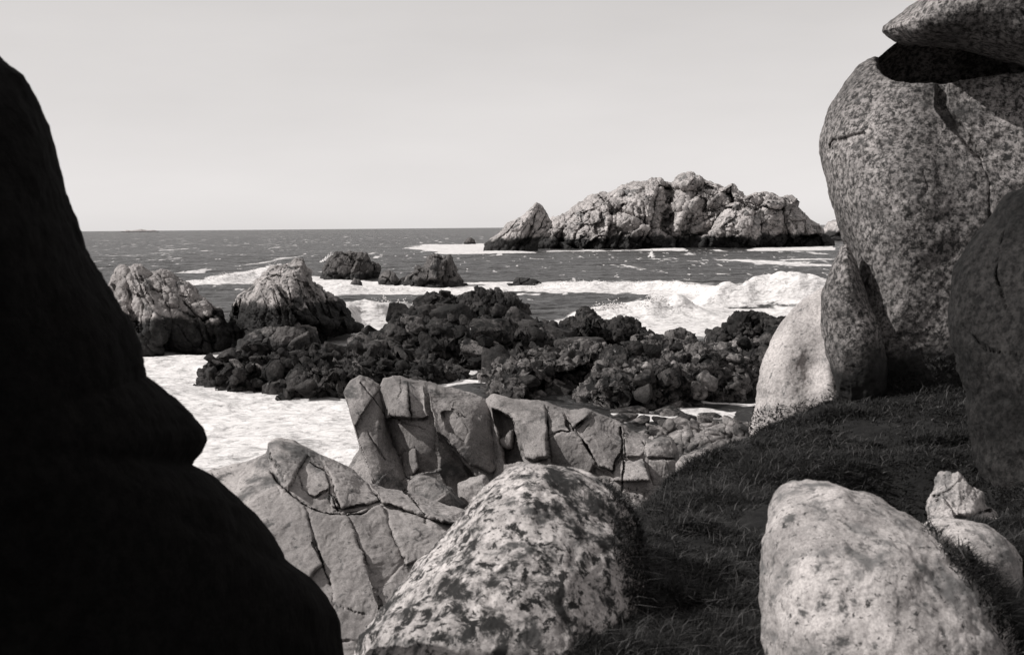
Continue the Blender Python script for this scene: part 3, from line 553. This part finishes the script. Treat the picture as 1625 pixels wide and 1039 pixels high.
rock('lower_slab', 'pale sunlit slab split by dark joints, beside the black rock in the foreground', 'rock',
     [(320, 752), (340, 742), (372, 735), (400, 728), (424, 722), (426, 702), (440, 697), (466, 700), (486, 708), (505, 718), (535, 732), (560, 746), (580, 760), (612, 771), (645, 777), (684, 792), (735, 809), (760, 840), (780, 1000), (760, 1240), (300, 1240), (200, 1000), (240, 820)],
     12.6, 0.8, M['slab_pale'], (500, 940), (400, 440), jag=(1.8, 26), shape=(3.4, .45), tilt=(0.05, 0.5),
     blocks=(([(424, 702), (440, 695), (494, 712), (490, 738), (474, 765), (462, 792), (440, 745), (425, 724)], .10, -.3, -.2, .05), ([(489, 738), (514, 755), (522, 790), (500, 803), (482, 792), (474, 766)], .02, .15, -.1, .06),
             ([(496, 716), (559, 745), (583, 790), (597, 809), (540, 822), (531, 806), (523, 772), (514, 753)], .09, -.12, -.1, .08), ([(562, 746), (612, 772), (645, 778), (684, 794), (735, 811), (720, 850), (668, 838), (600, 812), (584, 790)], .05, -.1, -.4, .06),
             ([(487, 812), (510, 824), (542, 828), (559, 863), (587, 932), (600, 1010), (530, 1010), (524, 936), (510, 900), (498, 863)], .05, .10, .05, .07), ([(546, 829), (597, 816), (611, 859), (629, 903), (604, 926), (588, 930), (575, 903), (560, 863)], .03, -.05, .08, .06),
             ([(600, 817), (668, 840), (706, 868), (680, 890), (632, 906), (612, 859)], .09, .05, -.1, .06), ([(338, 744), (422, 724), (438, 746), (460, 792), (486, 812), (497, 863), (512, 903), (480, 930), (420, 900)], -.02, .12, -.05, .06),
             ([(520, 796), (531, 808), (537, 821), (522, 818)], .06, 0, 0, .08)),
     cracks=((5, .25, [(482, 806), (495, 815), (510, 821), (540, 825), (567, 821), (597, 811)]), (4, .2, [(492, 740), (514, 754), (521, 770), (522, 790), (530, 806), (538, 823)]), (5, .2, [(430, 755), (445, 775), (465, 792), (486, 810)]),
             (2.4, .08, [(530, 960), (559, 968), (575, 973)]), (3, .10, [(640, 780), (655, 805), (668, 838)]), (4, .12, [(498, 863), (508, 890), (522, 930)])),
     disp=((0.05, 0.8, 6, False), (0.018, 0.35, 3, 2), (0.010, 0.09, 4, False)), seed=59)

# ------------------------------------------------------------------ headland: ground, boulders, the black rock
def ground_z(x, y):
    ex = np.interp(y, [-8, 2.5, 4.0, 5.2, 7.0, 7.7, 9.6, 11.0, 12.3, 14, 18], [-4, -1.6, -0.5, -0.1, 0.25, 0.75, 1.65, 2.35, 3.3, 5.6, 9])
    P = np.stack([x, y, np.zeros_like(x)], 1)
    n = fbm(P / 1.4, 4, 71) * 0.12 + np.abs(fbm(P / 0.45, 3, 72)) * 0.12
    d = x - ex + 0.15 * fbm(P / 0.8, 3, 73)
    z = 5.40 + n + 0.05 * np.maximum(x - 2, 0) - 1.25 * np.logaddexp(0, -d * 5) / 5
    z = z - 0.16 * (1 - sstep(0.1, 1.3, d)) * sstep(5.5, 7, y)
    z = z - 1.0 * np.exp(-(((x - 2.33) / 0.42) ** 2 + ((y - 6.75) / 0.65) ** 2) ** 2)
    return np.maximum(z, -1.0)
def ground():
    xs = np.linspace(-9, 13, 330); ys = np.linspace(-6, 17, 340)
    X, Y = np.meshgrid(xs, ys); x = X.ravel(); y = Y.ravel()
    P = np.stack([x, y, ground_z(x, y)], 1); nr, nc = X.shape; idx = np.arange(nr * nc).reshape(nr, nc)
    q = np.stack([idx[:-1, :-1], idx[:-1, 1:], idx[1:, 1:], idx[1:, :-1]], -1).reshape(-1, 4)
    b = NB('dark_turf_soil'); b.l(b.mix(b.ramp(b.noise(4, 6, 0.7), 0.4, 0.65), grey(0.006), grey(0.018)), b.b.inputs['Base Color'])
    b.l(b.bump(b.noise(25, 6, 0.7), 0.9, 0.03), b.b.inputs['Normal'])
    tag(link('ground', mesh_np('ground', P, q), b.m), kind='structure')
ground()

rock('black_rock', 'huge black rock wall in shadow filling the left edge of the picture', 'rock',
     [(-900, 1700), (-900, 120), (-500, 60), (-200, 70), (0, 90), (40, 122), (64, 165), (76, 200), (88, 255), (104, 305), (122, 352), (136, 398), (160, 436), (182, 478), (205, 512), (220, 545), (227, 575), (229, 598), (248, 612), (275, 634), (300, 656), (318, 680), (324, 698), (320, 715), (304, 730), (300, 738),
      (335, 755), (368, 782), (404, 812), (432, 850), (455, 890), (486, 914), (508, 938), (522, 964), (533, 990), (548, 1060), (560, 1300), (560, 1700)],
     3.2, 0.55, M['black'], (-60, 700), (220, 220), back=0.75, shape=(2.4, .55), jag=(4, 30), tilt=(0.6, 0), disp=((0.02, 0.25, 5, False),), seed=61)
rock('tall_boulder', 'towering coarse-grained boulder with a black hollow under its top, at right', 'boulder',
     [(1392, 92), (1368, 108), (1346, 130), (1328, 158), (1314, 188), (1306, 218), (1305, 250), (1310, 290), (1318, 325), (1330, 362), (1342, 392), (1352, 430), (1352, 500), (1340, 560), (1332, 640), (1330, 700), (1700, 700), (1740, 560), (1760, 340), (1740, 150), (1690, 40), (1600, 30), (1500, 40), (1440, 56), (1410, 76)],
     11.8, 1.2, M['big'], (1500, 400), (300, 380), smooth_outline=1, jag=(1.2, 30), shape=(2.8, .5), tilt=(0.10, 0.12),
     bumps=((1440, 320, 90, 160, .22), (1560, 230, 60, 80, -.12), (1420, 470, 60, 50, .08)),
     cracks=((46, 1.7, [(1432, 99), (1470, 100), (1520, 96), (1590, 84), (1690, 84)]), (8, .14, [(1492, 150), (1494, 185), (1510, 212), (1535, 238), (1552, 262)]), (9, .05, [(1330, 238), (1352, 240), (1380, 236), (1392, 244)]), (5, .10, [(1352, 430), (1368, 480), (1376, 540), (1372, 600)]), (6, .06, [(1468, 290), (1474, 310), (1468, 322)]), (5, .07, [(1552, 262), (1566, 330), (1560, 400)])),
     disp=((0.06, 0.7, 6, False), (0.02, 0.14, 4, False)), seed=62)
rock('cap_boulder', 'flat-bottomed boulder resting on top of the towering boulder', 'boulder',
     [(1400, 46), (1408, 58), (1424, 68), (1450, 72), (1490, 73), (1540, 82), (1590, 97), (1660, 112), (1740, 100), (1790, 20), (1760, -60), (1640, -70), (1540, -40), (1460, 0), (1415, 34)],
     11.2, 1.3, M['big'], (1580, 0), (220, 160), smooth_outline=1, jag=(1.2, 30), disp=((0.05, 0.7, 5, False), (0.018, 0.12, 4, False)), seed=63)
rock('wedged_boulder', 'slim dark mottled boulder squeezed between the towering one and the pale leaning rock', 'boulder',
     [(1340, 384), (1326, 408), (1312, 440), (1303, 470), (1302, 505), (1308, 545), (1320, 590), (1334, 640), (1400, 660), (1410, 560), (1390, 500), (1370, 450), (1352, 400)],
     11.0, 0.45, M['big'], (1350, 520), (90, 220), smooth_outline=1, jag=(1.2, 20), disp=((0.03, 0.5, 5, False), (0.015, 0.1, 4, False)), seed=64)
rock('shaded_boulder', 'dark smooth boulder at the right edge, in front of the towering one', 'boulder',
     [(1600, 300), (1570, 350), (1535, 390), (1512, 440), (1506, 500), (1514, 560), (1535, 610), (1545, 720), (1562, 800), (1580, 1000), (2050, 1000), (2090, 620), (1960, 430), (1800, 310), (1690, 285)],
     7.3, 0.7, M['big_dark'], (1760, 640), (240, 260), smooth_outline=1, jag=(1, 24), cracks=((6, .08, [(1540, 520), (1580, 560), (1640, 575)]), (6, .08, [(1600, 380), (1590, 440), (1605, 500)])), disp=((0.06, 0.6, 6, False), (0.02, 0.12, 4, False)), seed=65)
rock('pale_leaning_rock', 'pale sunlit rock leaning against the dark boulders above the reef', 'boulder',
     [(1345, 432), (1318, 448), (1296, 462), (1272, 478), (1250, 498), (1232, 524), (1219, 550), (1209, 578), (1203, 606), (1201, 634), (1194, 655), (1186, 690), (1190, 800), (1380, 800), (1400, 640), (1395, 520), (1375, 450)],
     12.4, 0.6, M['white'], (1290, 640), (170, 280), smooth_outline=1, jag=(1.4, 22), shape=(2.6, .5), tilt=(0.25, 0.25), bumps=((1285, 595, 24, 34, -.12), (1312, 580, 12, 30, .08)), disp=((0.045, 0.5, 6, False), (0.014, 0.1, 4, False)), seed=66)
rock('lichen_boulder', 'pale rounded boulder blotched with black lichen, front centre', 'boulder',
     [(560, 1020), (592, 980), (625, 940), (662, 898), (700, 858), (735, 820), (768, 782), (800, 756), (838, 741), (880, 744), (915, 752), (948, 766), (985, 800), (1010, 850), (1024, 920), (1034, 1000), (1040, 1300), (540, 1300)],
     5.0, 0.75, M['lichen'], (810, 1040), (260, 300), smooth_outline=2, jag=(1.6, 40), shape=(2.2, .5), tilt=(0.1, .25), disp=((0.045, 0.4, 6, False), (0.018, 0.09, 4, False)), seed=67)
rock('mottled_boulder', 'pale speckled boulder with a rounded top in the right foreground', 'boulder',
     [(1208, 1010), (1208, 940), (1210, 870), (1216, 815), (1230, 782), (1256, 768), (1295, 764), (1340, 767), (1378, 778), (1414, 797), (1450, 822), (1490, 850), (1530, 884), (1576, 928), (1620, 1000), (1650, 1280), (1200, 1280)],
     4.6, 0.55, M['mottled'], (1370, 1030), (260, 280), smooth_outline=2, jag=(1.6, 40), shape=(2.2, .5), tilt=(0.15, .3), disp=((0.035, 0.35, 6, False), (0.02, 0.12, 4, False)), seed=68)
rock('small_pale_boulder', 'small pale boulder half hidden behind the right foreground boulder', 'boulder',
     [(1440, 860), (1456, 834), (1486, 822), (1520, 822), (1556, 830), (1590, 848), (1620, 880), (1640, 1000), (1440, 1000)],
     5.3, 0.3, M['mottled'], (1540, 900), (130, 120), smooth_outline=2, jag=(1.6, 30), disp=((0.02, 0.25, 5, False), (0.008, 0.06, 4, False)), seed=69)
rock('ragged_stone', 'ragged little pale stone with a broken crest above the small pale boulder', 'stone',
     [(1462, 850), (1474, 800), (1482, 762), (1492, 748), (1510, 752), (1520, 746), (1536, 764), (1556, 782), (1568, 800), (1590, 822), (1610, 900), (1450, 900)],
     6.3, 0.22, M['mottled'], (1522, 830), (150, 150), jag=(3, 16), shape=(1.7, .7), tilt=(0, .3), cells=((0.2, 1.4, 40, .9, .2, .12, .1),), disp=((0.035, 0.25, 5, False), (0.014, 0.08, 4, 2)), seed=77)


# ------------------------------------------------------------------ loose stones on the reef and the pool's edge
def stone_mesh(seed):
    rng = np.random.default_rng(seed)
    n = 20; a, b = np.meshgrid(np.linspace(0, 2 * math.pi, 2 * n, endpoint=False), np.linspace(0, math.pi, n)[1:-1])
    D_ = np.stack([np.sin(b) * np.cos(a), np.sin(b) * np.sin(a), np.cos(b)], -1).reshape(-1, 3)
    D_ = np.concatenate([D_, [[0, 0, 1], [0, 0, -1]]])
    r = np.full(len(D_), 1.0)
    for _ in range(13):                      # flat broken faces
        k = rng.normal(size=3); k /= np.linalg.norm(k); c = D_ @ k
        r = np.where(c > 0.05, np.minimum(r, rng.uniform(0.42, 0.75) / np.maximum(c, 0.05)), r)
    P = D_ * r[:, None] * np.array([1.35, rng.uniform(.7, 1), rng.uniform(.55, .95)])
    P = P * (1 + 0.10 * fbm(P * 3 + seed, 4, seed))[:, None]
    nr, nc = n - 2, 2 * n; idx = np.arange(nr * nc).reshape(nr, nc); nx = np.roll(idx, -1, 1)
    q = np.stack([idx[1:], nx[1:], nx[:-1], idx[:-1]], -1).reshape(-1, 4)
    t = np.concatenate([np.stack([idx[0], nx[0], np.full(nc, nr * nc)], -1), np.stack([idx[-1], np.full(nc, nr * nc + 1), nx[-1]], -1)])
    return mesh_np('loose_stone', P, q, t, False)
def surface_points(o, poly, count, rng, up=0.25):
    me = o.data; n = len(me.vertices)
    co = np.empty(n * 3, np.float32); me.vertices.foreach_get('co', co); co = co.reshape(-1, 3) + np.array(o.location)
    nr = np.empty(n * 3, np.float32); me.vertex_normals.foreach_get('vector', nr); nr = nr.reshape(-1, 3)
    px, py = proj(co); facing = ((CAM - co) * nr).sum(1) > 0
    ok = np.where(inside(px, py, poly) & facing & (co[:, 2] > 0.0) & (nr[:, 2] > up))[0]
    return co[rng.choice(ok, min(count, len(ok)), replace=False)] if len(ok) else np.zeros((0, 3))
def loose_stones(prefix, base, poly, count, mats, smin, smax, label, group, seed, up=0.25):
    rng = np.random.default_rng(seed)
    protos = []
    for k, m in enumerate(mats):
        me = stone_mesh(seed + k); me.materials.append(m); protos.append(me)
    first = None
    for p in surface_points(base, poly, count, rng, up):
        if first is None:
            o = bpy.data.objects.new(prefix, protos[0]); COL.objects.link(o); first = o
        else:
            o = first.copy(); o.data = protos[rng.integers(len(protos))]; COL.objects.link(o)
        s_ = smin * (smax / smin) ** (rng.random() ** 1.6)
        o.scale = (s_, s_ * rng.uniform(.8, 1.1), s_ * rng.uniform(.8, 1.1)); o.rotation_euler = (rng.uniform(-.5, .5), 0.5 + rng.uniform(-.5, .5), rng.normal(0.3, .7))
        o.location = (p + [0, 0, s_ * 0.25]).tolist(); tag(o, label, 'stone', group)
OB = bpy.data.objects
loose_stones('loose_stone', OB['reef_field'], [(760, 590), (900, 560), (1250, 545), (1260, 645), (760, 645)], 200, [M['rubble'], M['reef'], M['rubble'], M['reef_mix'], M['reef']], 0.14, 0.55,
             'angular loose stone lying in the jumble of the wide patchy reef field', 'loose stones on the reef field', 101)
loose_stones('cobble', OB['cobble_bank'], [(990, 660), (1260, 660), (1260, 770), (990, 770)], 70, [M['rubble'], M['rubble'], M['reef_mix']], 0.10, 0.34,
             'rounded pale cobble on the bank below the grass edge', 'cobbles on the bank', 131, 0.1)
loose_stones('reef_stone', OB['reef_ledge'], [(320, 550), (745, 550), (745, 640), (320, 640)], 80, [M['reef'], M['reef_mix'], M['reef']], 0.2, 0.6,
             'dark loose stone on the long low ledge above the white water', 'loose stones on the ledge', 151)
loose_stones('shelf_stone', OB['reef_shelf'], [(540, 500), (900, 500), (1000, 590), (540, 600)], 90, [M['reef'], M['reef_mix'], M['reef']], 0.3, 1.3,
             'dark angular stone lying on the broad jumbled reef shelf', 'loose stones on the reef shelf', 161)
pool = [(1005, 652, .5), (1030, 646, .6), (1062, 655, .5), (990, 664, .5), (1020, 668, .4), (1075, 645, .5), (1105, 642, .45), (1050, 668, .35), (1090, 664, .4), (1130, 660, .35)]
pm = [stone_mesh(171 + k) for k in range(3)]
for m_ in pm: m_.materials.append(M['reef_mix'])
for k, (x, y, s_) in enumerate(pool):
    o = OB.new('pool_stone', pm[k % 3]); COL.objects.link(o); p = on_z(np.array(float(x)), np.array(float(y)))
    o.location = (p + [0, 0, s_ * .1]).tolist(); o.scale = (s_ * 1.4, s_, s_ * .8); o.rotation_euler = (0, 0, k * 1.3)
    tag(o, 'wet dark stone standing in the narrow pool between reef and cobbles', 'stone', 'wet stones in the pool')

# ------------------------------------------------------------------ grass
def normals_at(o):
    n = len(o.data.vertices); co = np.empty(n * 3, np.float32); o.data.vertices.foreach_get('co', co)
    return co.reshape(-1, 3) + np.array(o.location)
def grass():
    rng = np.random.default_rng(9)
    n = 1000000
    r = 3.6 * (15.5 / 3.6) ** rng.random(n); th = np.radians(rng.uniform(-6, 38, n))
    x = r * np.sin(th); y = r * np.cos(th); z = ground_z(x, y)
    P = np.stack([x, y, z], 1)
    clump = fbm(P / 0.45, 4, 91); px, py = proj(P + [0, 0, .05])
    ex = np.interp(y, [4.0, 5.2, 7.0, 7.7, 9.6, 11.0, 12.3, 14], [-0.5, -0.1, 0.25, 0.75, 1.65, 2.35, 3.3, 5.6])
    keep = (x > ex - 0.25) & (px > 900) & (clump > -0.55 + 0.3 * rng.random(n)) & (z > 4.2) & (((x - 2.33) / 0.42) ** 2 + ((y - 6.75) / 0.65) ** 2 > 0.9 + 0.4 * clump)
    P = P[keep]; clump = clump[keep]
    # turf creeping up the stones' sheltered sides
    ext = []
    for name, poly, cnt in (('lichen_boulder', [(955, 745), (1060, 760), (1080, 1060), (1000, 1060), (985, 930), (975, 840)], 9000), ('mottled_boulder', [(1460, 828), (1600, 930), (1680, 1060), (1610, 1060), (1550, 960), (1490, 870)], 2600),
                            ('small_pale_boulder', [(1440, 860), (1500, 870), (1600, 920), (1620, 1000), (1440, 1000)], 2500), ('pale_leaning_rock', [(1170, 655), (1240, 640), (1340, 610), (1340, 720), (1150, 720)], 4000), ('tall_boulder', [(1330, 590), (1540, 560), (1560, 720), (1320, 720)], 6000),
                            ('fractured_ridge', [(960, 772), (1100, 772), (1110, 900), (950, 900)], 3000)):
        base = normals_at(bpy.data.objects[name]); pq, pr = proj(base); jt = fbm(base / 0.25, 3, 97) * 22
        ok = np.where(inside(pq + jt, pr + jt, poly))[0]
        if len(ok): ext.append(base[rng.choice(ok, cnt)] + rng.normal(0, .012, (cnt, 3)))
    ext = np.concatenate(ext); P = np.concatenate([P, ext]); clump = np.concatenate([clump, np.full(len(ext), -.1)])
    n = len(P); r = np.hypot(P[:, 0], P[:, 1])
    tall = fbm(P / 0.9 + 9, 3, 95)
    hgt = (0.015 + 0.03 * rng.random(n) + 0.06 * np.clip(clump + .2, 0, 1) + 0.10 * np.clip(tall, 0, 1)) * (0.8 + 0.03 * r)
    wisp = rng.random(n) < 0.02; hgt = np.where(wisp, hgt * 1.4 + .03, hgt)
    az = np.where(rng.random(n) < 0.3, rng.normal(-0.35, 0.8, n), rng.uniform(-math.pi, math.pi, n)); lean = hgt * rng.uniform(0.3, 1.9, n)
    wd = (0.0008 + 0.00028 * r) * rng.uniform(.6, 1.2, n)
    dx, dy = np.cos(az) * lean, np.sin(az) * lean
    leaf = rng.random(n) < 0.28; wd = np.where(leaf, wd * 2.6, wd); hgt = np.where(leaf, hgt * 0.6, hgt)
    sx, sy = -np.sin(az + 1.2 * rng.normal(size=n)), np.cos(az)
    sl = np.hypot(sx, sy); sx, sy = sx / sl * wd, sy / sl * wd
    V = np.zeros((n, 5, 3))
    for k, (t, wk) in enumerate(((0, 1), (0, -1), (.55, .75), (.55, -.75), (1, 0))):
        V[:, k, 0] = P[:, 0] + dx * t ** 1.8 + sx * wk; V[:, k, 1] = P[:, 1] + dy * t ** 1.8 + sy * wk
        V[:, k, 2] = P[:, 2] - .012 + hgt * (t - 0.28 * t * t * (lean / hgt))
    b = np.arange(n) * 5
    q = np.stack([b, b + 1, b + 3, b + 2], -1); t = np.stack([b + 2, b + 3, b + 4], -1)
    me = mesh_np('grass', V.reshape(-1, 3), q, t)
    tone = np.repeat(np.clip(0.25 + 0.5 * rng.random(n) ** 2 + 0.35 * clump, 0, 1) + wisp * 1.0 + leaf * (rng.random(n) < 0.18) * 1.1, 5)
    a = me.attributes.new('tone', 'FLOAT', 'POINT'); a.data.foreach_set('value', tone.astype(np.float32))
    m = NB('wiry_turf_grass'); at_ = m.n('ShaderNodeAttribute'); at_.attribute_name = 'tone'
    m.l(m.mix(m.ramp(at_.outputs['Fac'], 0.1, 1.6), grey(0.005), grey(0.052)), m.b.inputs['Base Color']); m.b.inputs['Roughness'].default_value = 0.7
    tag(link('grass', me, m.m), 'dark wiry turf grass covering the headland between the boulders', 'grass', kind='stuff')
grass()
